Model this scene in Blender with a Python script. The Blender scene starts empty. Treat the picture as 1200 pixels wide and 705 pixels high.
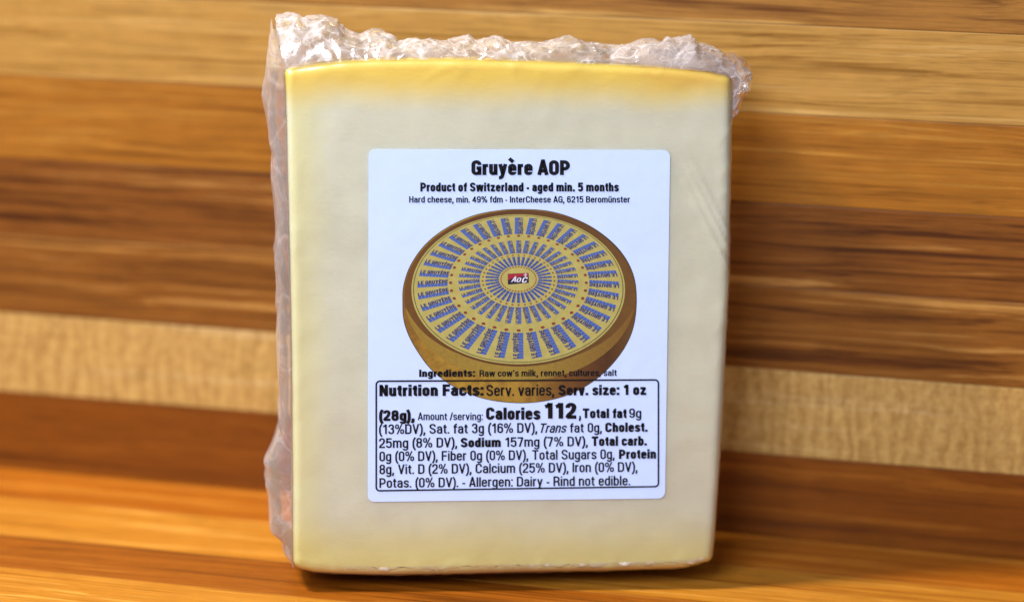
import bpy, bmesh, math, random
from math import radians, sin, cos, pi, hypot
from mathutils import Vector, Matrix, noise

scene = bpy.context.scene
COL = scene.collection
CM = 0.01

# ------------------------------------------------------------------ camera
PITCH, ROLL = radians(14), 0.018
CENTRE = Vector((0, 0, 0.0618))
fwd = Vector((0, cos(PITCH), -sin(PITCH)))
cam_pos = CENTRE - fwd * 0.48
right = Vector((1, 0, 0)); upv = right.cross(fwd)
r2 = right * cos(ROLL) + upv * sin(ROLL)
u2 = -right * sin(ROLL) + upv * cos(ROLL)
cd = bpy.data.cameras.new('camera')
cam = bpy.data.objects.new('camera', cd); COL.objects.link(cam)
m = Matrix((r2, u2, -fwd)).transposed().to_4x4(); m.translation = cam_pos
cam.matrix_world = m
cd.sensor_width = 36; cd.lens = 78; cd.clip_start = 0.02; cd.clip_end = 20
cd.dof.use_dof = True; cd.dof.focus_distance = 0.478; cd.dof.aperture_fstop = 5.0
cd.dof.aperture_blades = 7
scene.camera = cam

# ------------------------------------------------------------------ light
world = bpy.data.worlds.new('World'); scene.world = world; world.use_nodes = True
bg = world.node_tree.nodes['Background']
bg.inputs[0].default_value = (0.62, 0.70, 0.90, 1); bg.inputs[1].default_value = 0.30

def area(name, loc, target, size, power, color, size_y=None):
    ld = bpy.data.lights.new(name, 'AREA'); ld.energy = power; ld.color = color
    ld.shape = 'RECTANGLE'; ld.size = size; ld.size_y = size_y or size
    o = bpy.data.objects.new(name, ld); COL.objects.link(o)
    o.location = loc
    o.rotation_euler = (Vector(target) - Vector(loc)).to_track_quat('-Z', 'Y').to_euler()
    return o
area('window_light', (-0.34, -0.80, 0.66), (0, 0, 0.05), 0.50, 12.8, (0.80, 0.88, 1.0), 0.5)
area('ceiling_lamp', (-0.48, -0.04, 0.74), (0, 0.02, 0.0), 0.11, 13.0, (1.0, 0.93, 0.82))
scene.view_settings.view_transform = 'Standard'
scene.view_settings.look = 'None'
scene.view_settings.exposure = 0.1
scene.view_settings.gamma = 1
scene.cycles.transparent_max_bounces = 24
scene.cycles.max_bounces = 12

# ------------------------------------------------------------------ helpers
def s2l(c):
    f = lambda v: v / 12.92 if v <= 0.04045 else ((v + 0.055) / 1.055) ** 2.4
    return tuple(f(x / 255) for x in c) + (1,)

def link(name, bm_or_me, mats, parent=None, smooth=False):
    if isinstance(bm_or_me, bmesh.types.BMesh):
        me = bpy.data.meshes.new(name); bm_or_me.to_mesh(me); bm_or_me.free()
    else:
        me = bm_or_me
    for mt in (mats if isinstance(mats, (list, tuple)) else [mats]):
        me.materials.append(mt)
    if smooth:
        me.polygons.foreach_set('use_smooth', [True] * len(me.polygons))
    o = bpy.data.objects.new(name, me); COL.objects.link(o)
    if parent: o.parent = parent
    return o

def empty(name, label=None, cat=None, kind=None):
    o = bpy.data.objects.new(name, None); COL.objects.link(o)
    o.empty_display_size = 0.02
    if label: o['label'] = label
    if cat: o['category'] = cat
    if kind: o['kind'] = kind
    return o

class NT:
    def __init__(s, name):
        s.mat = bpy.data.materials.new(name); s.mat.use_nodes = True
        s.t = s.mat.node_tree; s.t.nodes.clear()
        s.out = s.t.nodes.new('ShaderNodeOutputMaterial')
    def n(s, typ, **kw):
        nd = s.t.nodes.new('ShaderNode' + typ)
        for k, v in kw.items(): setattr(nd, k, v)
        return nd
    def set(s, sock, v):
        if isinstance(v, bpy.types.NodeSocket): s.t.links.new(v, sock)
        elif v is not None: sock.default_value = v
    def math(s, op, a, b=None, clamp=False):
        nd = s.n('Math', operation=op); nd.use_clamp = clamp
        s.set(nd.inputs[0], a)
        if b is not None: s.set(nd.inputs[1], b)
        return nd.outputs[0]
    def mix(s, fac, a, b, blend='MIX'):
        nd = s.n('Mix', data_type='RGBA', blend_type=blend)
        s.set(nd.inputs[0], fac); s.set(nd.inputs[6], a); s.set(nd.inputs[7], b)
        return nd.outputs[2]
    def maprange(s, v, a, b, c=0, d=1, smooth=True):
        nd = s.n('MapRange'); nd.interpolation_type = 'SMOOTHSTEP' if smooth else 'LINEAR'
        s.set(nd.inputs[0], v)
        for i, x in enumerate((a, b, c, d)): nd.inputs[i + 1].default_value = x
        return nd.outputs[0]
    def noise(s, vec, scale, detail=4, rough=0.55, dist=0.0):
        nd = s.n('TexNoise'); s.set(nd.inputs['Vector'], vec)
        nd.inputs['Scale'].default_value = scale; nd.inputs['Detail'].default_value = detail
        nd.inputs['Roughness'].default_value = rough; nd.inputs['Distortion'].default_value = dist
        return nd.outputs[0]
    def mapping(s, vec, loc=(0, 0, 0), scale=(1, 1, 1), rot=(0, 0, 0)):
        nd = s.n('Mapping'); s.set(nd.inputs[0], vec)
        nd.inputs[1].default_value = loc; nd.inputs[2].default_value = rot; nd.inputs[3].default_value = scale
        return nd.outputs[0]
    def ramp(s, v, stops):
        nd = s.n('ValToRGB'); s.set(nd.inputs[0], v)
        e = nd.color_ramp.elements
        while len(e) < len(stops): e.new(0.5)
        for el, (p, c) in zip(e, stops): el.position = p; el.color = c
        return nd.outputs[0]

# ------------------------------------------------------------------ wood
def wood(name, seed, cols, streak=1.0, figure=0.0, rough=0.42, fine=1.0, wavy=1.0):
    """cols: dark streak, base, light; grain runs along local X"""
    N = NT(name)
    co = N.n('TexCoord').outputs['Object']
    off = (seed * 0.731, seed * 0.377, seed * 1.13)
    warp = N.noise(N.mapping(co, off, (6, 40, 40)), 1.0, 3)
    cv = N.n('CombineXYZ')
    w = N.math('MULTIPLY', N.math('SUBTRACT', warp, 0.5), 0.009 * wavy)
    N.set(cv.inputs[1], w); N.set(cv.inputs[2], w)
    vadd = N.n('VectorMath', operation='ADD'); N.set(vadd.inputs[0], co); N.set(vadd.inputs[1], cv.outputs[0])
    v = vadd.outputs[0]
    broad = N.noise(N.mapping(v, off, (4.5, 300, 300)), 1.0, 4, 0.65)
    med = N.noise(N.mapping(v, (off[1], off[2], off[0]), (12, 900, 900)), 1.0, 4, 0.65)
    fin = N.noise(N.mapping(v, (off[2], off[0], off[1]), (40, 2600, 2600)), 1.0, 3, 0.6)
    blot = N.noise(N.mapping(v, off, (14, 40, 40)), 1.0, 3)
    g = N.math('ADD', N.math('MULTIPLY', broad, 0.55 * streak), N.math('MULTIPLY', med, 0.45 * streak))
    g = N.math('ADD', g, N.math('MULTIPLY', N.math('SUBTRACT', blot, 0.5), 0.20))
    g = N.math('ADD', g, 0.5 * (1 - streak))
    c = N.ramp(g, [(0.37, s2l(cols[0])), (0.475, s2l(cols[1])), (0.535, s2l(cols[1])), (0.635, s2l(cols[2]))])
    pores = N.maprange(fin, 0.30, 0.55, 1 - 0.28 * fine, 1.0)
    c = N.mix(1.0, c, N.ramp(pores, [(0, (0, 0, 0, 1)), (1, (1, 1, 1, 1))]), 'MULTIPLY')
    hgt = fin
    mot = N.maprange(N.noise(N.mapping(co, off, (160, 260, 260)), 1.0, 4, 0.6), 0.3, 0.7, 0.90, 1.0)
    c = N.mix(1.0, c, N.ramp(mot, [(0, (0, 0, 0, 1)), (1, (1, 1, 1, 1))]), 'MULTIPLY')
    if figure:
        fv = N.mapping(v, off, (1, 0.28, 0.28))
        wv = N.n('TexWave', wave_type='BANDS', bands_direction='X')
        N.set(wv.inputs['Vector'], fv)
        for k, val in (('Scale', 85.0), ('Distortion', 13.0), ('Detail', 3.0), ('Detail Scale', 1.1), ('Detail Roughness', 0.6)):
            wv.inputs[k].default_value = val
        sp = N.noise(N.mapping(co, off, (560, 420, 420)), 1.0, 5, 0.75)
        amp = N.maprange(N.noise(N.mapping(co, off, (22, 30, 30)), 1.0, 2), 0.35, 0.65, 0.45, 1.0)
        f = N.math('MULTIPLY', N.math('SUBTRACT', wv.outputs[1], 0.5), N.math('MULTIPLY', amp, 0.55))
        f = N.math('ADD', f, N.math('MULTIPLY', N.math('SUBTRACT', sp, 0.5), 2.6))
        f = N.math('ADD', f, 0.5, True)
        c = N.mix(N.math('MULTIPLY', f, figure), c, s2l(cols[3]))
    b = N.n('BsdfPrincipled')
    N.set(b.inputs['Base Color'], c)
    b.inputs['Roughness'].default_value = rough
    b.inputs['Coat Weight'].default_value = 0.04; b.inputs['Coat Roughness'].default_value = 0.3; b.inputs['Specular IOR Level'].default_value = 0.2
    bp = N.n('Bump'); bp.inputs['Strength'].default_value = 0.25; bp.inputs['Distance'].default_value = 0.0002
    N.set(bp.inputs['Height'], hgt); N.set(b.inputs['Normal'], bp.outputs[0])
    N.set(N.out.inputs[0], b.outputs[0])
    return N.mat

PAL = {
    'maple':   [(128, 86, 28), (170, 126, 60), (190, 150, 86)],
    'mapleb':  [(96, 54, 14), (148, 100, 42), (180, 138, 74)],
    'orange':  [(108, 62, 10), (150, 94, 26), (174, 120, 46)],
    'stripe':  [(84, 44, 10), (128, 78, 26), (176, 126, 62)],
    'stripeb': [(72, 36, 8), (120, 70, 22), (168, 118, 58)],
    'figured': [(152, 108, 48), (196, 158, 92), (228, 200, 148), (120, 74, 18)],
    'cherry':  [(86, 42, 4), (118, 62, 10), (140, 80, 20)],
    'gold':    [(130, 72, 10), (168, 108, 30), (196, 140, 60)],
    'amber':   [(108, 54, 4), (150, 82, 12), (178, 112, 34)],
    'rust':    [(94, 46, 4), (134, 72, 12), (158, 94, 26)],
}
def strip_mesh(x0, x1, y0, y1, z0, z1, bev=0.00018):
    bm = bmesh.new()
    bmesh.ops.create_cube(bm, size=1)
    for v in bm.verts:
        v.co = Vector((x0 if v.co.x < 0 else x1, y0 if v.co.y < 0 else y1, z0 if v.co.z < 0 else z1))
    bmesh.ops.bevel(bm, geom=bm.edges[:], offset=bev, segments=2, profile=0.6, affect='EDGES')
    return bm

YAW_B = radians(-12.13)
JUNC = Vector((0, 0.0449, -0.0024))
board = empty('cutting_board', 'upright butcher block board of glued light and dark wood strips standing behind the cheese', 'cutting board')
board.location = JUNC; board.rotation_euler = (0, 0, YAW_B)
zs = [0, 2.03, 4.09, 6.08, 8.03, 10.09, 12.11, 14.09, 16.1]
kinds = ['cherry', 'figured', 'stripe', 'stripeb', 'orange', 'maple', 'mapleb', 'mapleb']
for i, k in enumerate(kinds):
    mt = wood('wood_' + k, 3.1 + i * 2.37, PAL[k], streak=1.3 if 'stripe' in k else (0.45 if k == 'figured' else 1.0), fine=0.35 if k == 'figured' else 1.0,
              figure=0.62 if k == 'figured' else 0)
    bm = strip_mesh(-0.24, 0.24, 0.0, 0.02, zs[i] * CM + 0.00004, zs[i + 1] * CM - 0.00004)
    s = link('wood_strip', bm, mt, board, smooth=False)

counter = empty('countertop', None, None, 'structure')
counter['label'] = 'butcher block countertop of orange and golden wood strips under the cheese'
counter.location = JUNC; counter.rotation_euler = (0, 0, YAW_B)
ys = [6.3, 4.2, 2.1, 0.0, -2.15, -4.6, -6.5, -8.7, -10.8]
kinds = ['cherry', 'gold', 'rust', 'amber', 'gold', 'rust', 'gold', 'cherry']
while len(ys) < 24:
    ys.append(ys[-1] - 2.1); kinds.append(random.Random(len(ys)).choice(['gold', 'rust', 'cherry', 'gold']))
cache = {}
for i in range(len(ys) - 1):
    k = kinds[i]
    mt = wood('wood_counter_' + k, 41.7 + i * 1.91, PAL[k], rough=0.38, fine=0.8)
    bm = strip_mesh(-0.30, 0.30, ys[i + 1] * CM + 0.00004, ys[i] * CM - 0.00004, -0.03, 0.0)
    link('wood_strip', bm, mt, counter)

# ------------------------------------------------------------------ package frame
YAW_C, LEAN = radians(4), radians(6)
n_cam = Vector((sin(YAW_C), -cos(YAW_C), 0))
up_c = Vector((0, 0, 1)) * cos(LEAN) - n_cam * sin(LEAN)
nn = n_cam * cos(LEAN) + Vector((0, 0, 1)) * sin(LEAN)
THICK = 2.2
pack = empty('cheese_package', 'block of pale yellow hard cheese in clear plastic wrap with a white nutrition label', 'cheese')
pack.location = CENTRE - up_c * 0.06 - nn * THICK * CM
pack.rotation_euler = (-LEAN, 0, YAW_C)
# local frame: x right, y away from the camera (front face at y = -THICK), z up from the base

def interp(pts, t):
    if t <= pts[0][0]: return pts[0][1]
    for (a, b), (c, d) in zip(pts, pts[1:]):
        if t <= c:
            f = (t - a) / (c - a); return b + (d - b) * f
    return pts[-1][1]
def sm(pts, t, w=0.25):
    return sum(interp(pts, t + k * w) * g for k, g in ((-1, .25), (0, .5), (1, .25)))
Lz = [(0, -4.75), (2.3, -4.755), (4.74, -4.765), (6.96, -4.794), (9.7, -4.856), (11.1, -4.895)]
Rz = [(0, 4.50), (.53, 4.56), (2.07, 4.619), (4.17, 4.682), (6.43, 4.74), (8.84, 4.718), (10.9, 4.69), (11.1, 4.68)]
Tx = [(-4.9, 10.93), (-4.4, 11.03), (-3.68, 11.13), (-2.96, 11.18), (-1.5, 11.21), (0, 11.19), (1.77, 11.13), (3.24, 11.07), (4.17, 10.99), (4.69, 10.86)]
Bx = [(-4.76, .20), (-4.6, .09), (-4.3, .03), (-3.87, .0), (-2.94, -.04), (-1.44, -.03), (.06, .0), (1.95, .02), (3.47, .05), (4.1, .08), (4.38, .12), (4.52, .24)]

def block(offset, wrinkle, res=0.12):
    half = Vector((4.72, THICK / 2, 5.56))
    R = 0.13
    nx, ny, nz = int(9.44 / res), int(THICK / res), int(11.1 / res)
    bm = bmesh.new()
    def pt(p):
        P = Vector((p[0] * half.x, p[1] * half.y, p[2] * half.z))
        q = Vector([max(-(h - R), min(h - R, c)) for c, h in zip(P, half)])
        d = P - q; nrm = Vector()
        # normal of the rounded box
        if d.length > 1e-9:
            nrm = d.normalized(); P = q + nrm * R
        P0 = P + nrm * offset
        xn = (P0.x / half.x + 1) / 2; zn = (P0.z / half.z + 1) / 2
        z_ = zn * 11.12; x_ = -4.8 + xn * 9.5
        x = sm(Lz, z_) * (1 - xn) + sm(Rz, z_) * xn
        z = sm(Bx, x_) * (1 - zn) + sm(Tx, x_) * zn
        y = P0.y - half.y
        z -= (0.05 if P0.y < 0 else 0.24) * min(1, abs(P0.y / half.y)) * (1 - zn)
        v = Vector((x, y, z))
        lo = noise.noise(v * 0.45 + Vector((3, 1, 7)))
        v += nrm * (lo * 0.010 + noise.noise(v * 2.1) * 0.004)
        if wrinkle:
            # diagonal pull creases near the right edge, small ripples elsewhere
            a = 0.0
            dx = 4.7 - x; zz = z - 7.0
            if 0 < dx < 1.2:
                t = (zz - dx * 1.9)
                a += 0.06 * math.exp(-((t - .1) / .07) ** 2) * (1 - dx / 1.2)
                a += 0.05 * math.exp(-((t - .42) / .06) ** 2) * (1 - dx / 1.2)
                a += 0.045 * math.exp(-((t + .3) / .08) ** 2) * (1 - dx / 1.2)
            edge = max(0, 1 - min(z, 11.1 - z) / 0.5) + max(0, 1 - min(x + 4.8, 4.7 - x) / 0.35)
            rr = 1 - abs(noise.noise(Vector((v.x * 1.6, v.y * 2.5, v.z * 1.6)) + Vector((9, 2, 4)))) * 2.4
            a += max(0, rr) ** 3 * 0.016 * min(1, edge)
            v += nrm * a
        return v * CM
    def face(na, nb, f):
        g = [[bm.verts.new(pt(f(-1 + 2 * i / na, -1 + 2 * j / nb))) for j in range(nb + 1)] for i in range(na + 1)]
        for i in range(na):
            for j in range(nb):
                bm.faces.new((g[i][j], g[i + 1][j], g[i + 1][j + 1], g[i][j + 1]))
    face(nx, nz, lambda a, b: (a, -1, b)); face(nx, nz, lambda a, b: (-a, 1, b))
    face(ny, nz, lambda a, b: (1, a, b)); face(ny, nz, lambda a, b: (-1, -a, b))
    face(nx, ny, lambda a, b: (a, b, 1)); face(nx, ny, lambda a, b: (a, -b, -1))
    bmesh.ops.remove_doubles(bm, verts=bm.verts[:], dist=2e-6)
    bmesh.ops.recalc_face_normals(bm, faces=bm.faces[:])
    return bm

def cheese_mat():
    N = NT('cheese_paste')
    co = N.n('TexCoord').outputs['Object']
    sx = N.n('SeparateXYZ'); N.set(sx.inputs[0], co)
    X, Y, Z = sx.outputs
    wob = N.math('MULTIPLY', N.math('SUBTRACT', N.noise(co, 60, 3), 0.5), 0.004)
    zt = N.math('ADD', Z, wob)
    top = N.maprange(zt, 0.0995, 0.1090)
    bot = N.maprange(zt, 0.0150, 0.0010)
    lef = N.maprange(N.math('ADD', X, wob), -0.0375, -0.0470)
    rig = N.maprange(N.math('ADD', X, wob), 0.0445, 0.0500)
    body = s2l((206, 203, 176))
    mott = N.noise(co, 90, 5, 0.6)
    c = N.mix(N.maprange(mott, 0.3, 0.7), s2l((228, 223, 198)), s2l((235, 230, 206)))
    c = N.mix(N.math('MULTIPLY', lef, 0.7), c, s2l((238, 228, 166)))
    c = N.mix(N.maprange(X, -0.0470, -0.0480), c, s2l((242, 234, 198)))
    c = N.mix(N.math('MULTIPLY', rig, 0.5), c, s2l((220, 210, 140)))
    c = N.mix(N.math('MULTIPLY', bot, 0.7), c, s2l((232, 214, 118)))
    c = N.mix(N.math('MULTIPLY', top, 0.98), c, s2l((250, 218, 92)))
    rind = N.maprange(zt, 0.0016, 0.0002)
    c = N.mix(N.math('MULTIPLY', rind, 0.4), c, s2l((226, 190, 130)))
    # darker orange patch of rind at the upper right corner
    pr = N.math('MULTIPLY', N.maprange(X, 0.018, 0.042), N.maprange(zt, 0.1045, 0.1100))
    c = N.mix(N.math('MULTIPLY', pr, 0.4), c, s2l((226, 160, 48)))
    vo = N.n('TexVoronoi'); N.set(vo.inputs['Vector'], co); vo.inputs['Scale'].default_value = 75
    sc_ = N.n('SeparateXYZ'); N.set(sc_.inputs[0], vo.outputs['Color'])
    spk = N.math('MULTIPLY', N.maprange(vo.outputs['Distance'], 0.025, 0.06, 1, 0), N.math('GREATER_THAN', sc_.outputs[0], 0.90))
    c = N.mix(N.math('MULTIPLY', spk, 0.6), c, s2l((120, 84, 40)))
    b = N.n('BsdfPrincipled')
    N.set(b.inputs['Base Color'], c)
    b.inputs['Roughness'].default_value = 0.5
    b.inputs['Subsurface Weight'].default_value = 0.35
    b.inputs['Subsurface Radius'].default_value = (1.0, 0.7, 0.35)
    b.inputs['Subsurface Scale'].default_value = 0.003
    bp = N.n('Bump'); bp.inputs['Strength'].default_value = 0.22; bp.inputs['Distance'].default_value = 0.0004
    N.set(bp.inputs['Height'], N.noise(N.mapping(co, (0, 0, 0), (1, 1, 1.6)), 600, 6, 0.7)); N.set(b.inputs['Normal'], bp.outputs[0])
    N.set(N.out.inputs[0], b.outputs[0])
    return N.mat
cheese = link('cheese_block', block(0, False), cheese_mat(), pack, smooth=True)

# ------------------------------------------------------------------ plastic wrap
def film_mat(name, veil, edge, vcol=(232, 218, 226), bump=0.3, rough=0.16, crease=0.0):
    N = NT(name)
    co = N.n('TexCoord').outputs['Object']
    lw = N.n('LayerWeight'); lw.inputs[0].default_value = 0.35
    bp = N.n('Bump'); bp.inputs['Strength'].default_value = bump; bp.inputs['Distance'].default_value = 0.0005
    N.set(bp.inputs['Height'], N.noise(co, 260, 4, 0.55, 0.6))
    N.set(lw.inputs['Normal'], bp.outputs[0])
    tr = N.n('BsdfTransparent'); tr.inputs[0].default_value = (0.97, 0.965, 0.97, 1)
    df = N.n('BsdfDiffuse'); df.inputs[0].default_value = s2l(vcol)
    tl = N.n('BsdfTranslucent'); tl.inputs[0].default_value = s2l(vcol)
    N.set(df.inputs['Normal'], bp.outputs[0])
    vm = N.n('MixShader'); vm.inputs[0].default_value = 0.45
    N.set(vm.inputs[1], df.outputs[0]); N.set(vm.inputs[2], tl.outputs[0])
    f = N.math('ADD', N.math('MULTIPLY', N.math('POWER', lw.outputs['Facing'], 2.2), edge), veil)
    if crease:   # whitening of the plastic along its sharp creases
        for sc_, k_ in ((70, 1.0), (150, 0.6)):
            nz = N.noise(co, sc_, 2, 0.5, 1.2)
            ln = N.maprange(N.math('ABSOLUTE', N.math('SUBTRACT', nz, 0.5)), 0.0, 0.035, crease * k_, 0.0)
            f = N.math('ADD', f, ln)
        f = N.math('ADD', f, N.maprange(N.noise(co, 55, 3), 0.45, 0.7, 0.0, crease * 0.7))
    f = N.math('MINIMUM', f, 0.92)
    m1 = N.n('MixShader'); N.set(m1.inputs[0], f); N.set(m1.inputs[1], tr.outputs[0]); N.set(m1.inputs[2], vm.outputs[0])
    gl = N.n('BsdfGlossy'); gl.inputs['Roughness'].default_value = rough; gl.inputs[0].default_value = (1, 1, 1, 1)
    N.set(gl.inputs['Normal'], bp.outputs[0])
    fr = N.math('ADD', N.math('MULTIPLY', lw.outputs['Fresnel'], 0.8), 0.03, True)
    m2 = N.n('MixShader'); N.set(m2.inputs[0], fr); N.set(m2.inputs[1], m1.outputs[0]); N.set(m2.inputs[2], gl.outputs[0])
    N.set(N.out.inputs[0], m2.outputs[0])
    return N.mat
skin_m = film_mat('clear_film', 0.01, 0.22, bump=0.05, rough=0.2)
crump_m = film_mat('crumpled_film', 0.10, 0.50, vcol=(255, 250, 255), bump=0.4, rough=0.10, crease=0.32)
fin_m = film_mat('stretched_film', 0.15, 0.42, vcol=(255, 246, 250), bump=0.15, rough=0.10, crease=0.10)

wrap_bm = block(0.02, True, 0.06)
def tent(bm, edge, crest, n, m_, amp, seed, y0=-THICK, y1=0.0, sharp=0.8, freq=1.45, mi=1):
    """a sheet of film from the front edge curve out to a crest and back to the rear edge"""
    rows = []
    so = Vector((seed * 3.3, seed * 1.7, seed * 5.1))
    for i in range(n + 1):
        t = i / n
        E = edge(t); Cc = crest(t); row = []
        endm = min(1, t * 14, (1 - t) * 14)
        for j in range(m_ + 1):
            s = j / m_
            k = max(0, sin(pi * s)) ** sharp
            p = Vector((E[0] + (Cc[0] - E[0]) * k, y0 + (y1 - y0) * (0.5 - 0.5 * cos(pi * s)), E[1] + (Cc[1] - E[1]) * k))
            q = p * freq + so
            w = Vector((noise.noise(q), noise.noise(q + Vector((11, 5, 3))), noise.noise(q + Vector((4, 17, 9)))))
            q2 = q * 1.3 + w * 1.3
            rd = Vector([ (1 - 2.6 * abs(noise.noise(q2 + Vector((c * 7.1, c * 3.7, 0))))) for c in range(3)])
            q3 = q * 3.1 + w * 1.5
            rd2 = Vector([ (1 - 2.6 * abs(noise.noise(q3 + Vector((c * 5.1, c * 2.7, 8))))) for c in range(3)])
            p += (w * 1.0 + rd * 0.85 + rd2 * 0.14) * amp * min(1, k * 1.5) * (0.3 + 0.7 * endm)
            row.append(bm.verts.new(p * CM))
        rows.append(row)
    for i in range(n):
        for j in range(m_):
            bm.faces.new((rows[i][j], rows[i + 1][j], rows[i + 1][j + 1], rows[i][j + 1])).material_index = mi
CRT = [(-5.19, 12.10), (-4.85, 12.16), (-4.58, 12.05), (-4.13, 12.10), (-3.86, 11.98), (-3.68, 11.72), (-3.32, 11.60),
       (-2.96, 11.74), (-2.69, 11.70), (-2.51, 11.52), (-1.51, 11.48), (-1.01, 11.62), (-.84, 11.5), (-.33, 11.64), (-.06, 11.46),
       (.67, 11.52), (1.12, 11.66), (1.58, 11.52), (2.13, 11.40), (2.59, 11.44), (2.9, 11.55), (3.23, 11.6), (3.93, 11.68),
       (4.08, 11.48), (4.52, 11.36), (4.85, 11.1), (5.0, 10.8)]
def lerp(a, b, t): return a + (b - a) * t
for k, (fh, amp, seed, ya, yb) in enumerate(((0.96, 0.085, 1.0, -THICK, 0.0), (0.72, 0.10, 4.0, -THICK * .92, -.5))):
    def e(t): 
        x = lerp(-4.86, 4.68, t); return (x, interp(Tx, x) - 0.03)
    def c(t, fh=fh):
        x = lerp(-5.12, 4.98, t); b = interp(Tx, x); return (x, b + (interp(CRT, x) - b) * fh)
    tent(wrap_bm, e, c, 420, 40, amp, seed, ya, yb)
# left fin
CL = [(0.1, -4.78), (.30, -4.98), (.59, -5.08), (.78, -5.30), (1.54, -5.35), (1.92, -5.42), (2.30, -5.42), (3.05, -5.10), (3.8, -5.06),
      (5.1, -5.11), (6.6, -5.14), (6.96, -5.18), (7.5, -5.12), (8.06, -5.15), (9.34, -5.26), (10.33, -5.38), (11.3, -5.30), (12.1, -5.19)]
def eL(t):
    z = lerp(0.1, 11.0, t); return (interp(Lz, z) + 0.02, z)
def cL(t, f=1.0):
    z = lerp(0.08, 12.0, t); x = interp(CL, z); return (lerp(-4.8, x, f), z)
tent(wrap_bm, eL, cL, 300, 22, 0.04, 2.0, -THICK * .97, -0.1, 0.6, 0.8, 2)
# right edge with the drooping ear at the top corner
CR = [(0.2, 4.56), (2, 4.64), (4, 4.70), (6.0, 4.74), (6.43, 4.78), (7.2, 4.84), (7.7, 4.84), (7.95, 4.76), (9.4, 4.76), (9.9, 4.80), (10.2, 4.90), (10.45, 5.02), (10.75, 5.12), (10.95, 5.12), (11.2, 4.98), (11.5, 4.75)]
def eR(t):
    z = lerp(0.3, 10.95, t); return (interp(Rz, z) - 0.02, z)
def cR(t, f=1.0):
    z = lerp(0.3, 11.35, t); return (lerp(4.7, interp(CR, z), f) if z > 6.0 else interp(CR, z), z)
tent(wrap_bm, eR, cR, 260, 20, 0.03, 3.0, -THICK * .9, -0.1, 0.7, 1.4, 2)
def eE(t):
    z = lerp(9.7, 10.95, t); return (4.66, z)
def cE(t):
    z = lerp(9.9, 11.3, t); return (interp(CR, z), z)
tent(wrap_bm, eE, cE, 60, 24, 0.10, 8.0, -THICK * .95, -0.9, 0.6, 1.8)
# folded film tucked under the bottom edge
tent(wrap_bm, lambda t: (lerp(-3.6, 4.3, t), sm(Bx, lerp(-3.6, 4.3, t)) + 0.16), lambda t: (lerp(-3.6, 4.3, t), sm(Bx, lerp(-3.6, 4.3, t)) + 0.05 - 0.05 * noise.noise(Vector((t * 14, 2, 1)))),
     260, 12, 0.028, 12.0, -THICK - 0.02, -THICK + 0.10, 0.5, 2.2)
wrap = link('plastic_wrap', wrap_bm, [skin_m, crump_m, fin_m], pack, smooth=True)

# ------------------------------------------------------------------ label
LC = {'tl': (-3.100, 9.260), 'tr': (3.372, 9.279), 'br': (3.416, 1.631), 'bl': (-3.107, 1.587)}
def px2l(x, y):
    """label artwork units (353 x 410) to the package frame, cm"""
    V = (y - (175 + (x - 432) / 353)) / ((587 - (x - 431) * 4 / 348) - (175 + (x - 432) / 353))
    U = (x - (432 - V)) / ((785 - 6 * V) - (432 - V))
    tx = lerp(LC['tl'][0], LC['tr'][0], U); tz = lerp(LC['tl'][1], LC['tr'][1], U)
    bx = lerp(LC['bl'][0], LC['br'][0], U); bz = lerp(LC['bl'][1], LC['br'][1], U)
    return lerp(tx, bx, V), lerp(tz, bz, V)
def surf(x, z):
    v = Vector((x, -THICK, z)); lo = noise.noise(v * 0.45 + Vector((3, 1, 7)))
    return -THICK - lo * 0.035
FACE_Y = -THICK - 0.035      # the label bridges the slight waves of the cheese face
def P3(x, y, lift):
    a, b = px2l(x, y)
    return Vector((a, FACE_Y - lift, b)) * CM

def simple(name, col, rough=0.5, spec=0.4, nz=None):
    N = NT(name); b = N.n('BsdfPrincipled')
    if nz:
        co = N.n('TexCoord').outputs['Object']
        c = N.mix(N.noise(co, nz[0], 4), s2l(col), s2l(nz[1]))
        N.set(b.inputs['Base Color'], c)
    else:
        b.inputs['Base Color'].default_value = s2l(col)
    b.inputs['Roughness'].default_value = rough; b.inputs['Specular IOR Level'].default_value = spec
    N.set(N.out.inputs[0], b.outputs[0]); return N.mat
paper = simple('label_paper', (196, 214, 253), 0.38, 0.5, (500, (191, 209, 252)))
_t = paper.node_tree; _b = next(n for n in _t.nodes if n.type == 'BSDF_PRINCIPLED')
_c = _t.nodes.new('ShaderNodeTexCoord'); _n = _t.nodes.new('ShaderNodeTexNoise'); _n.inputs['Scale'].default_value = 55; _n.inputs['Detail'].default_value = 3
_p = _t.nodes.new('ShaderNodeBump'); _p.inputs['Strength'].default_value = 0.35; _p.inputs['Distance'].default_value = 0.0006
_t.links.new(_c.outputs['Object'], _n.inputs['Vector']); _t.links.new(_n.outputs[0], _p.inputs['Height']); _t.links.new(_p.outputs[0], _b.inputs['Normal'])
ink = simple('black_ink', (8, 8, 16), 0.4, 0.3)

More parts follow.
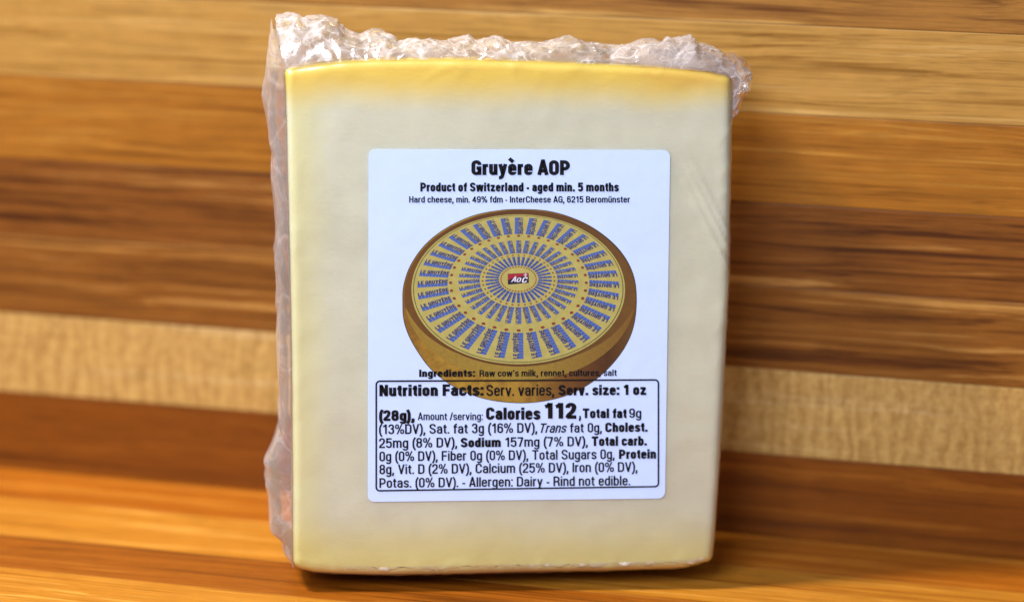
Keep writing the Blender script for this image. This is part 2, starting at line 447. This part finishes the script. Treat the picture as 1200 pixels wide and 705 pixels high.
def rrect(x0, y0, x1, y1, r, n=8):
    pts = []
    for cx, cy, a0 in ((x1 - r, y0 + r, -90), (x1 - r, y1 - r, 0), (x0 + r, y1 - r, 90), (x0 + r, y0 + r, 180)):
        for k in range(n + 1):
            a = radians(a0 + 90 * k / n); pts.append((cx + r * cos(a), cy + r * sin(a)))
    return pts
bm = bmesh.new()
pts = rrect(432, 175, 785, 586, 8)
def lab_pt(x, y, lift):
    # artwork rectangle mapped straight on the label quad
    U = (x - 432) / 353; V = (y - 175) / 411
    tx = lerp(LC['tl'][0], LC['tr'][0], U); tz = lerp(LC['tl'][1], LC['tr'][1], U)
    bx = lerp(LC['bl'][0], LC['br'][0], U); bz = lerp(LC['bl'][1], LC['br'][1], U)
    return Vector((lerp(tx, bx, V), FACE_Y - lift, lerp(tz, bz, V))) * CM
f1 = [bm.verts.new(lab_pt(x, y, 0.012)) for x, y in pts]
f0 = [bm.verts.new(lab_pt(x, y, -0.03)) for x, y in pts]
bm.faces.new(f1); bm.faces.new(f0[::-1])
for i in range(len(pts)):
    j = (i + 1) % len(pts); bm.faces.new((f1[i], f0[i], f0[j], f1[j]))
bmesh.ops.recalc_face_normals(bm, faces=bm.faces[:])
label = link('paper_label', bm, paper, pack)

Z1, STEP = 0.0128, 0.0006
TEXT_LIFT = 0.0172
# ---- lettering: a narrow sans drawn with strokes of even weight
XH, DE = 0.755, -0.285
def fillet(pts, closed):
    n = len(pts); out = []
    for i, p in enumerate(pts):
        r = p[2] if len(p) > 2 else 0
        P = Vector((p[0], p[1]))
        if (not closed and i in (0, n - 1)) or r <= 0:
            out.append(P); continue
        A = Vector(pts[i - 1][:2]); C_ = Vector(pts[(i + 1) % n][:2])
        ra = min(r, (A - P).length * 0.999 if not (len(pts[i - 1]) > 2 and pts[i - 1][2] > 0) else (A - P).length / 2)
        rc = min(r, (C_ - P).length * 0.999 if not (len(pts[(i + 1) % n]) > 2 and pts[(i + 1) % n][2] > 0) else (C_ - P).length / 2)
        if not closed and i - 1 == 0: ra = min(r, (A - P).length * 0.999)
        if not closed and i + 1 == n - 1: rc = min(r, (C_ - P).length * 0.999)
        if abs(ra - rc) / max(ra, rc) < 0.0: ra = rc = min(ra, rc)
        S_ = P + (A - P).normalized() * ra; E_ = P + (C_ - P).normalized() * rc
        c1 = S_.lerp(P, 0.58); c2 = E_.lerp(P, 0.58)
        for k in range(6):
            t = k / 5
            out.append(S_ * (1 - t) ** 3 + c1 * 3 * t * (1 - t) ** 2 + c2 * 3 * t * t * (1 - t) + E_ * t ** 3)
    res = [out[0]]
    for q in out[1:]:
        if (q - res[-1]).length > 1e-4: res.append(q)
    if closed and (res[0] - res[-1]).length < 1e-4: res.pop()
    return res
def expand(pts, w, closed):
    if not closed:      # very sharp turns (v, w, V, N) are drawn as separate strokes
        for i in range(1, len(pts) - 1):
            a = (pts[i] - pts[i - 1]).normalized(); b = (pts[i + 1] - pts[i]).normalized()
            if a.dot(b) < -0.1:
                e = w * 0.22
                v1, f1 = expand(pts[:i] + [pts[i] + a * e], w, False)
                v2, f2 = expand([pts[i] - b * e] + pts[i + 1:], w, False)
                return v1 + v2, f1 + [tuple(k + len(v1) for k in f) for f in f2]
    n = len(pts); L, R_ = [], []
    for i in range(n):
        if closed or 0 < i < n - 1:
            a = (pts[i] - pts[i - 1]).normalized(); b = (pts[(i + 1) % n] - pts[i]).normalized()
        elif i == 0: a = b = (pts[1] - pts[0]).normalized()
        else: a = b = (pts[-1] - pts[-2]).normalized()
        na = Vector((-a.y, a.x)); nb = Vector((-b.y, b.x)); mm = na + nb
        if mm.length < 1e-6: mm = na
        mm.normalize(); k = 1 / max(0.62, mm.dot(na))
        L.append(pts[i] + mm * w / 2 * k); R_.append(pts[i] - mm * w / 2 * k)
    vs = []; fs = []
    for a, b in zip(L, R_): vs += [(a.x, a.y), (b.x, b.y)]
    for i in range(n if closed else n - 1):
        j = (i + 1) % n; fs.append((2 * i, 2 * i + 1, 2 * j + 1, 2 * j))
    return vs, fs
def glyph(ch, w):
    h = w / 2; g = 0.28 * (w - 0.12)     # heavier letters are a little wider
    X, x, b, t, d = XH, XH - h * .9, h * .9, 1 - h * .9, DE + h * .9
    S_ = []
    def s(*p, c=False): S_.append((p, c))
    W = 0.47 + g; l, r = h, W - h; R = (r - l) / 2 * 0.98
    def bowl(l, r, y0, y1, k=1.0):
        q = (r - l) / 2 * k; s((l, y0, q), (r, y0, q), (r, y1, q), (l, y1, q), c=True)
    def fin(W_): return W_, S_
    if ch == ' ': return 0.20, []
    if ch == 'a':
        s((l, X * .70), (l, x, R), (r, x, R), (r, 0)); s((r, X * .56), (l + R * .6, X * .56), (l, X * .50, R * .7), (l, b, R * .9), (r, b, R), (r, X * .42)); return fin(W)
    if ch == 'b': s((l, 1), (l, 0)); bowl(l, r, b, x); return fin(W)
    if ch == 'c': s((r, X * .63), (r, x, R), (l, x, R), (l, b, R), (r, b, R), (r, X * .37)); return fin(W - .02)
    if ch == 'd': s((r, 1), (r, 0)); bowl(l, r, b, x); return fin(W)
    if ch in 'eè':
        s((l, X * .53), (r, X * .53), (r, x, R), (l, x, R), (l, b, R), (r, b, R), (r, X * .29))
        if ch == 'è': s((W * .14, 1.13), (W * .62, X + .13))
        return fin(W)
    if ch == 'f': s((.06 + h, 0), (.06 + h, t, .13), (.32 + g * .5, t)); s((0, x), (.32 + g * .5, x)); return fin(.31 + g * .5)
    if ch == 'g': bowl(l, r, b, x); s((r, X), (r, d, R), (l, d, R), (l, d + .12)); return fin(W)
    if ch == 'h': s((l, 1), (l, 0)); s((l, X * .45), (l, x, R), (r, x, R), (r, 0)); return fin(W)
    if ch == 'i': s((h, 0), (h, X)); s((h, 1 - w * .85), (h, 1)); return fin(w)
    if ch == 'k': s((l, 1), (l, 0)); s((r + .01, X), (l, X * .36)); s((l + .10, X * .48), (r + .03, 0)); return fin(W)
    if ch == 'l': s((h, 0), (h, 1)); return fin(w)
    if ch == 'm':
        W = 0.74 + g * 1.6; c0 = W / 2; r = W - h; R2 = (c0 - l) / 2
        s((l, X), (l, 0)); s((l, X * .5), (l, x, R2), (c0, x, R2), (c0, 0)); s((c0, X * .5), (c0, x, R2), (r, x, R2), (r, 0)); return fin(W)
    if ch == 'n': s((l, X), (l, 0)); s((l, X * .45), (l, x, R), (r, x, R), (r, 0)); return fin(W)
    if ch == 'o': bowl(l, r, b, x); return fin(W)
    if ch == 'p': s((l, X), (l, DE)); bowl(l, r, b, x); return fin(W)
    if ch == 'r': s((l, X), (l, 0)); s((l, X * .45), (l, x, .15), (.30 + g, x)); return fin(.30 + g)
    if ch == 's':
        s((r, X * .69), (r, x, R), (l, x, R), (l, X * .54, R), (r, X * .46, R), (r, b, R), (l, b, R), (l, X * .29)); return fin(W - .02)
    if ch == 't': s((.06 + h, .92), (.06 + h, b, .11), (.30 + g * .5, b)); s((0, x), (.30 + g * .5, x)); return fin(.30 + g * .5)
    if ch in 'uü':
        s((l, X), (l, b, R), (r, b, R), (r, X * .55)); s((r, X), (r, 0))
        if ch == 'ü':
            for cx in (W * .28, W * .72): s((cx, 1 - w * .85), (cx, 1))
        return fin(W)
    if ch == 'v': s((h * .8, X), (W / 2, h * .25), (W - h * .8, X)); return fin(W)
    if ch == 'w': W = .68 + g * 2; s((h * .8, X), (W * .27, h * .3), (W * .5, X - .02), (W * .73, h * .3), (W - h * .8, X)); return fin(W)
    if ch == 'y': s((h * .8, X), (W * .52, h * .3)); s((W - h * .8, X), (W * .42, -.10, .1), (W * .30, d, .1), (.02, d)); return fin(W)
    if ch == 'z': s((.02, x), (r, x), (l, b), (W, b)); return fin(W)
    # capitals and figures
    W = 0.56 + g; l, r = h, W - h; R = (r - l) / 2 * .98
    if ch == 'A': s((h * .6, 0), (W / 2 - .01, 1 - h * .4), (W / 2 + .01, 1 - h * .4), (W - h * .6, 0)); s((W * .2, .28), (W * .8, .28)); return fin(W)
    if ch == 'B': s((l, 0), (l, t), (r - .01, t, .2), (r - .01, .53, .2), (l, .53)); s((l, .53), (r, .53, .2), (r, b, .2), (l, b)); return fin(W)
    if ch == 'C': s((r, .66), (r, t, R), (l, t, R), (l, b, R), (r, b, R), (r, .34)); return fin(W)
    if ch == 'D': s((l, b), (l, t), (r, t, R), (r, b, R), (l - h, b)); s((l, 0), (l, 1)); return fin(W)
    if ch in 'EÈ':
        W -= .07; s((W, t), (l, t), (l, b), (W, b)); s((l, .53), (W - .03, .53))
        if ch == 'È': s((W * .3, 1.24), (W * .62, 1.08))
        return fin(W)
    if ch == 'F': W -= .08; s((W, t), (l, t), (l, 0)); s((l, .50), (W - .03, .50)); return fin(W)
    if ch == 'G': s((r, .68), (r, t, R), (l, t, R), (l, b, R), (r, b, R), (r, .48), (W * .5, .48)); s((r, .48), (r, 0)); return fin(W)
    if ch == 'H': s((l, 0), (l, 1)); s((r, 0), (r, 1)); s((l, .52), (r, .52)); return fin(W)
    if ch == 'I': s((h, 0), (h, 1)); return fin(w)
    if ch == 'L': W -= .08; s((l, 1), (l, b), (W, b)); return fin(W)
    if ch == 'N': s((l, 0), (l, 1)); s((r, 0), (r, 1)); s((l, 1 - h * .5), (r, h * .5)); return fin(W)
    if ch == 'O': bowl(l, r, b, t); return fin(W)
    if ch == 'P': s((l, 0), (l, t), (r, t, .24), (r, .42, .24), (l, .42)); return fin(W)
    if ch == 'R': s((l, 0), (l, t), (r, t, .23), (r, .46, .23), (l, .46)); s((r - .13, .46), (r - .01, .38, .1), (r, 0)); return fin(W)
    if ch == 'S': s((r, .72), (r, t, R), (l, t, R), (l, .55, R), (r, .45, R), (r, b, R), (l, b, R), (l, .29)); return fin(W)
    if ch == 'T': s((0, t), (W, t)); s((W / 2, t), (W / 2, 0)); return fin(W)
    if ch == 'U': s((l, 1), (l, b, R), (r, b, R), (r, 1)); return fin(W)
    if ch == 'V': s((h * .8, 1), (W / 2, h * .4), (W - h * .8, 1)); return fin(W)
    if ch == 'Y': s((h * .8, 1), (W / 2, .42), (W - h * .8, 1)); s((W / 2, .45), (W / 2, 0)); return fin(W)
    W = 0.50 + g; l, r = h, W - h; R = (r - l) / 2 * .98
    if ch == '0': bowl(l, r, b, t); return fin(W)
    if ch == '1': s((W * .56, 0), (W * .56, 1)); s((W * .08, .76), (W * .35, .80, .1), (W * .54, .97)); return fin(W * .56 + h + .05)
    if ch == '2': s((l, .68), (l, t, R), (r, t, R), (r, .52, .2), (l, .20, .16), (l, b), (W, b)); return fin(W)
    if ch == '3': s((l, .72), (l, t, R), (r - .01, t, R), (r - .01, .54, .16), (W * .42, .54)); s((W * .42, .54), (r, .54, .16), (r, b, R), (l, b, R), (l, .28)); return fin(W)
    if ch == '4': s((r - .09, 0), (r - .09, 1 - h), (.03, .28), (W, .28)); return fin(W)
    if ch == '5': s((W - .02, t), (l + .02, t), (l, .46)); s((l, .50), (l + .06, .62, .08), (r, .62, R), (r, b, R), (l, b, R), (l, .26)); return fin(W)
    if ch == '6': s((r, .74), (r, t, R), (l, t, R), (l, b, R), (r, b, R), (r, .60, R), (l, .60, R), (l, .4)); return fin(W)
    if ch == '7': s((0, t), (r, t), (W * .62, .5, .2), (W * .36, 0)); return fin(W)
    if ch == '8': bowl(l + .01, r - .01, .53, t); bowl(l, r, b, .53); return fin(W)
    if ch == '9': s((l, .26), (l, b, R), (r, b, R), (r, t, R), (l, t, R), (l, .40, R), (r, .40, R), (r, .6)); return fin(W)
    if ch == '.': s((h, 0), (h, w)); return fin(w)
    if ch == ',': s((h, w), (h, -.01), (h * .2, -.19)); return fin(w)
    if ch == ':': s((h, 0), (h, w)); s((h, X - w), (h, X)); return fin(w)
    if ch == "'": s((h, 1), (h, .72)); return fin(w)
    if ch == '-': s((0, .36), (.26, .36)); return fin(.26)
    if ch == '/': s((.02, -.04), (.28, 1.02)); return fin(.30)
    if ch == '(': s((.25, 1.05), (h, .75, .2), (h, .05, .2), (.25, -.25)); return fin(.24)
    if ch == ')': s((0, 1.05), (.25 - h, .75, .2), (.25 - h, .05, .2), (0, -.25)); return fin(.24)
    if ch == '%':
        a = .34 + g * .5; q = w * .8
        for ox, oy in ((0, .5), (a + .10, 0)):
            rr = (a - q) / 2; s((ox + q / 2, oy + q / 2, rr), (ox + a - q / 2, oy + q / 2, rr), (ox + a - q / 2, oy + .5 - q / 2, rr), (ox + q / 2, oy + .5 - q / 2, rr), c=True)
        s((a * .55, -.02), (a * 1.7, 1.02)); return fin(a * 2 + .10)
    raise ValueError(ch)
GC = {}
def glyphs(body, bold=0, shear=0.0):
    w = {0: 0.156, 1: 0.232, 2: 0.172}[bold]
    sb = {0: 0.075, 1: 0.055, 2: 0.07}[bold]
    X0 = 0.0; vs, fs = [], []
    for ch in body:
        if (ch, w) not in GC:
            adv, st = glyph(ch, w); gv_, gf_ = [], []
            for pts_, closed in st:
                a, b = expand(fillet(list(pts_), closed), w * (0.8 if ch == '%' else 1), closed)
                n0 = len(gv_); gv_ += a; gf_ += [tuple(k + n0 for k in f) for f in b]
            GC[(ch, w)] = (adv, gv_, gf_)
        adv, gv_, gf_ = GC[(ch, w)]
        n0 = len(vs); vs += [(x + X0 + y * shear, y) for x, y in gv_]; fs += [tuple(k + n0 for k in f) for f in gf_]
        X0 += adv + sb
    return vs, fs
CAP = 1.0
def lettering(name, segs, lift=TEXT_LIFT):
    """segs: (text, x0, x1, baseline at x0, cap height, weight, slope, shear)"""
    bm = bmesh.new()
    for sgm in segs:
        body, x0, x1, base, cap, bold = sgm[:6]
        slope = sgm[6] if len(sgm) > 6 else 0.0; sh = sgm[7] if len(sgm) > 7 else 0.0
        vs, fs = glyphs(body, bold, sh)
        a = min(v[0] for v in vs); b = max(v[0] for v in vs); sx = (x1 - x0) / (b - a)
        nv = []
        for x, y in vs:
            X = x0 + (x - a) * sx
            nv.append(bm.verts.new(P3(X, base + (X - x0) * slope - y * cap, lift)))
        for f in fs: bm.faces.new([nv[k] for k in f])
    for f in bm.faces:
        f.normal_update()
        if f.normal.y > 0: f.normal_flip()
    return link(name, bm, ink, label)
B = 1
lettering('title_text', [('Gruyère AOP', 551.5, 667, 204.3, 16.8, B, 0)])
lettering('text_line', [('Product of Switzerland - aged min. 5 months', 492, 724.6, 223.2, 10.2, B, 0)])
lettering('text_line', [('Hard cheese, min. 49% fdm - InterCheese AG, 6215 Beromünster', 479, 737.5, 236, 7.4, 2, 0)])
lettering('text_line', [('Ingredients:', 490.6, 556, 438.8, 8.6, B, -.004), ("Raw cow's milk, rennet, cultures, salt", 561, 722, 438.3, 7.6, 2, -.004)])
lettering('text_line', [('Nutrition Facts:', 444.4, 566, 461.6, 13.6, B, -.006), ('Serv. varies,', 569, 648.4, 461.2, 13.0, 0, -.006), ('Serv. size: 1 oz', 653.5, 757, 460.6, 12.2, B, -.006)])
lettering('text_line', [('(28g),', 444, 485.5, 490.6, 12.6, B), ('Amount /serving:', 489, 565, 489.7, 8.8, 0), ('Calories', 568.6, 632.5, 489.2, 14.4, B),
                        ('112', 637, 674.5, 488, 18.6, B), (',', 677, 680, 488, 14, B), ('Total fat', 682, 733.6, 487.4, 11.4, B), ('9g', 736.6, 751, 487, 11, 0)])
s_ = -.010
lettering('text_line', [('(13%DV), Sat. fat 3g (16% DV),', 444, 628.6, 506.4, 11.6, 0, s_), ('Trans', 632.5, 663.4, 504.8, 11.2, 0, s_, 0.25), ('fat 0g,', 667, 704.5, 504.5, 11.2, 0, s_), ('Cholest.', 708.4, 758.5, 504, 11.2, B, s_)])
lettering('text_line', [('25mg (8% DV),', 444, 535, 522.8, 11.6, 0, s_), ('Sodium', 539, 586, 522, 11.2, B, s_), ('157mg (7% DV),', 591, 688, 521.5, 11.4, 0, s_), ('Total carb.', 692.5, 757.6, 520.5, 11.4, B, s_)])
lettering('text_line', [('0g (0% DV), Fiber 0g (0% DV), Total Sugars 0g,', 444.4, 719.5, 538.6, 11.6, 0, s_), ('Protein', 724.6, 768.4, 535.8, 11.2, B, s_)])
lettering('text_line', [('8g, Vit. D (2% DV), Calcium (25% DV), Iron (0% DV),', 444.4, 746.5, 554, 11.6, 0, s_)])
lettering('text_line', [('Potas. (0% DV). - Allergen: Dairy - Rind not edible.', 444.4, 738, 570.2, 11.6, 0, s_)])
# ---- rounded frame round the nutrition facts
bm = bmesh.new()
def q_frame(x, y):   # follows the slight skew of the print
    return (x, y + ((x - 440) / 332) * lerp(-1.5, -5.0, (y - 443) / 131))
rings = []
for ins in (-0.2, 1.8):
    rings.append([bm.verts.new(P3(*q_frame(x, y), TEXT_LIFT)) for x, y in rrect(440 + ins, 443 + ins, 772 - ins, 574.5 - ins, 5 - ins, 6)])
n_ = len(rings[0])
for i in range(n_):
    j = (i + 1) % n_; bm.faces.new((rings[0][i], rings[0][j], rings[1][j], rings[1][i]))
link('text_frame', bm, ink, label)

# ---- printed picture of the cheese wheel
Ccx, Ccy, S = 460, 240, 1 / 2.937
def ck(x, y): return (Ccx + x * S, Ccy + y * S)
M = {}
mats = []
def pm(key, *a, **k):
    M[key] = len(mats); mats.append(simple('print_' + key, *a, **k))
def grad_print(key, stops, scale, mott):
    """print colour running left to right over the picture, with a mottled texture"""
    N = NT('print_' + key); co = N.n('TexCoord').outputs['Object']
    sx = N.n('SeparateXYZ'); N.set(sx.inputs[0], co)
    t = N.maprange(sx.outputs[0], -0.0240, 0.0268, smooth=False)
    c = N.ramp(t, [(p, s2l(cc)) for p, cc in stops])
    nz = N.noise(co, scale, 5, 0.65)
    c = N.mix(N.math('MULTIPLY', N.maprange(nz, 0.3, 0.7), mott), c, s2l((86, 50, 20)))
    b = N.n('BsdfPrincipled'); N.set(b.inputs['Base Color'], c); b.inputs['Roughness'].default_value = 0.4
    N.set(N.out.inputs[0], b.outputs[0]); M[key] = len(mats); mats.append(N.mat)
grad_print('side', [(0, (128, 88, 24)), (.2, (164, 128, 38)), (.5, (158, 122, 40)), (.72, (104, 64, 20)), (.88, (64, 36, 14)), (1, (98, 68, 26))], 500, 0.5)
grad_print('rim', [(0, (104, 68, 18)), (.3, (84, 48, 14)), (.7, (90, 60, 24)), (1, (104, 72, 28))], 700, 0.4)
grad_print('rimlow', [(0, (142, 112, 38)), (.5, (148, 124, 48)), (1, (116, 80, 30))], 1200, 0.25)
pm('disc', (182, 170, 98), nz=(700, (150, 138, 70)))
pm('navy', (50, 54, 104)); pm('blue', (58, 86, 158)); pm('red', (120, 50, 34)); pm('line', (84, 84, 48))
pm('black', (20, 16, 40)); pm('crimson', (150, 26, 44)); pm('white', (214, 208, 226)); pm('outline', (58, 44, 26))
bm = bmesh.new()
def poly(pts, key, lift):
    vs = [bm.verts.new(P3(x, y, lift)) for x, y in pts]
    f = bm.faces.new(vs); f.material_index = M[key]; return f
def catmull(pts, k=5):
    out = []; n = len(pts)
    for i in range(n):
        p0, p1, p2, p3 = [Vector(pts[(i + d) % n]) for d in (-1, 0, 1, 2)]
        for j in range(k):
            t = j / k
            out.append(tuple(0.5 * ((2 * p1) + (p2 - p0) * t + (2 * p0 - 5 * p1 + 4 * p2 - p3) * t * t + (3 * p1 - p0 - 3 * p2 + p3) * t ** 3)))
    return out
sil = [(33, 330), (36, 270), (60, 200), (110, 130), (180, 75), (270, 33), (360, 14), (435, 10), (520, 14), (600, 33), (680, 68), (750, 118), (800, 175), (830, 240), (839, 310),
       (834, 385), (816, 448), (780, 510), (724, 572), (658, 620), (588, 652), (510, 670), (430, 675), (340, 666), (260, 643), (192, 608), (130, 558), (86, 500), (53, 440), (36, 385)]
sil = catmull(sil)
poly([ck(*p) for p in sil], 'outline', Z1)
cxm, cym = 436, 340
poly([ck(cxm + (x - cxm) * 0.994, cym + (y - cym) * 0.993) for x, y in sil], 'side', Z1 + STEP)
def ell(cx, cy, rx, ry, n=96, a0=0, a1=2 * pi):
    return [ck(cx + rx * cos(a0 + (a1 - a0) * k / n), cy + ry * sin(a0 + (a1 - a0) * k / n)) for k in range(n + (a1 - a0 < 6))]
poly(ell(437, 305, 398, 292), 'rim', Z1 + 2 * STEP)
# lower, lighter half of the bevelled rim as a crescent
inner = ell(434, 286, 376, 262, 60, radians(8), radians(172)); outer = ell(437, 305, 398, 292, 60, radians(8), radians(172))
def tap(i):
    k = min(1, 1.25 * sin(pi * i / 60)) ** 0.6
    return (lerp(outer[i][0], inner[i][0], k), lerp(outer[i][1], inner[i][1], k))
for i in range(60):
    vs = [bm.verts.new(P3(*p, Z1 + 2.5 * STEP)) for p in (tap(i), tap(i + 1), outer[i + 1], outer[i])]
    bm.faces.new(vs).material_index = M['rimlow']
K = 0.1446
def disc(rx, ry_t):   # unit disc (x, y down) to picture
    return (431 + 369 * rx * 1.0 / (1 - K * ry_t) * 0.985, 247 + 250.6 * ry_t / (1 - K * ry_t))
def ringpts(r, n=120): return [ck(*disc(r * cos(2 * pi * k / n), r * sin(2 * pi * k / n))) for k in range(n)]
poly(ringpts(1.0), 'disc', Z1 + 3.5 * STEP)
ra, rb = ringpts(0.985), ringpts(0.977)
for i in range(120):
    j = (i + 1) % 120
    vs = [bm.verts.new(P3(*p, Z1 + 4.5 * STEP)) for p in (ra[i], ra[j], rb[j], rb[i])]
    bm.faces.new(vs).material_index = M['line']
gv, gf = glyphs('LE GRUYÈRE', 1)
gx0 = min(v[0] for v in gv); gx1 = max(v[0] for v in gv)
def radial(r, th, tan):
    return disc(r * cos(th) - tan * sin(th), r * sin(th) + tan * cos(th))
def stamp(th, r0, r1, wd, text=True, dash=9):
    l1, l2 = Z1 + 4.5 * STEP, Z1 + 5.5 * STEP
    if text:
        nv = [bm.verts.new(P3(*ck(*radial(lerp(r0, r1, (x - gx0) / (gx1 - gx0)), th, wd * (0.0 + 0.54 * y / 0.95))), l2)) for x, y in gv]
        for f in gf:
            try: bm.faces.new([nv[k] for k in f]).material_index = M['navy']
            except ValueError: pass
    lo = -wd * 0.50; hi = -wd * 0.0
    for k in range(dash):
        a = lerp(r0, r1, k / dash); b = lerp(r0, r1, (k + 0.92) / dash)
        poly([ck(*radial(rr, th, tt)) for rr, tt in ((a, lo), (b, lo), (b, hi), (a, hi))], 'blue' if text else 'blue', l1)
    if not text:
        poly([ck(*radial(rr, th, tt)) for rr, tt in ((r0, 0), (r1, 0), (r1, wd * .45), (r0, wd * .45))], 'navy', l1)
    rd = r1 - 0.026 * (1 if text else 0.7)
    q = wd * (0.24 if text else 0.34)
    poly([ck(*radial(rd + q * .8 * cos(a), th, q * sin(a))) for a in [2 * pi * k / 8 for k in range(8)]], 'red', l2)
for k in range(38):
    th = 2 * pi * (k + 0.5) / 38
    stamp(th, 0.945, 0.665, 0.080)
    stamp(th, 0.565, 0.365, 0.047, True, 6)
    stamp(th, 0.315, 0.185, 0.028, False, 3)
# emblem in the middle
o8 = lambda x, y: (560 + x / 7.833, 280 + y / 7.833)
LL = Z1 + 4.5 * STEP
poly([o8(*p) for p in ((267, 300), (458, 292), (461, 382), (268, 398))], 'black', LL)
poly([o8(*p) for p in ((270, 303), (455, 295), (457, 318), (330, 332), (270, 358))], 'crimson', LL + STEP)
def emb(body, x0, x1, base, h, sl, sh=0.0, bold=2):
    vs, fs = glyphs(body, bold, sh); a = min(v[0] for v in vs); b = max(v[0] for v in vs)
    nv = [bm.verts.new(P3(*o8(x0 + (x - a) / (b - a) * (x1 - x0), base + (x - a) / (b - a) * sl - y * h / CAP), LL + 2 * STEP)) for x, y in vs]
    for f in fs:
        try: bm.faces.new([nv[k] for k in f]).material_index = M['white']
        except ValueError: pass
emb('A', 296, 345, 374, 48, -2, 0.3); emb('O', 346, 392, 376, 40, -2, 0.2); emb('C', 396, 450, 382, 50, -4, 0.2)
for p in (((424, 296), (432, 294), (436, 326), (428, 328)), ((414, 308), (444, 304), (445, 311), (415, 316))):
    poly([o8(*q) for q in p], 'white', LL + 2 * STEP)
bmesh.ops.triangulate(bm, faces=[f for f in bm.faces if len(f.verts) > 8])
for f in bm.faces:
    f.normal_update()
    if f.normal.y > 0: f.normal_flip()
pic = link('cheese_wheel_picture', bm, mats, label)
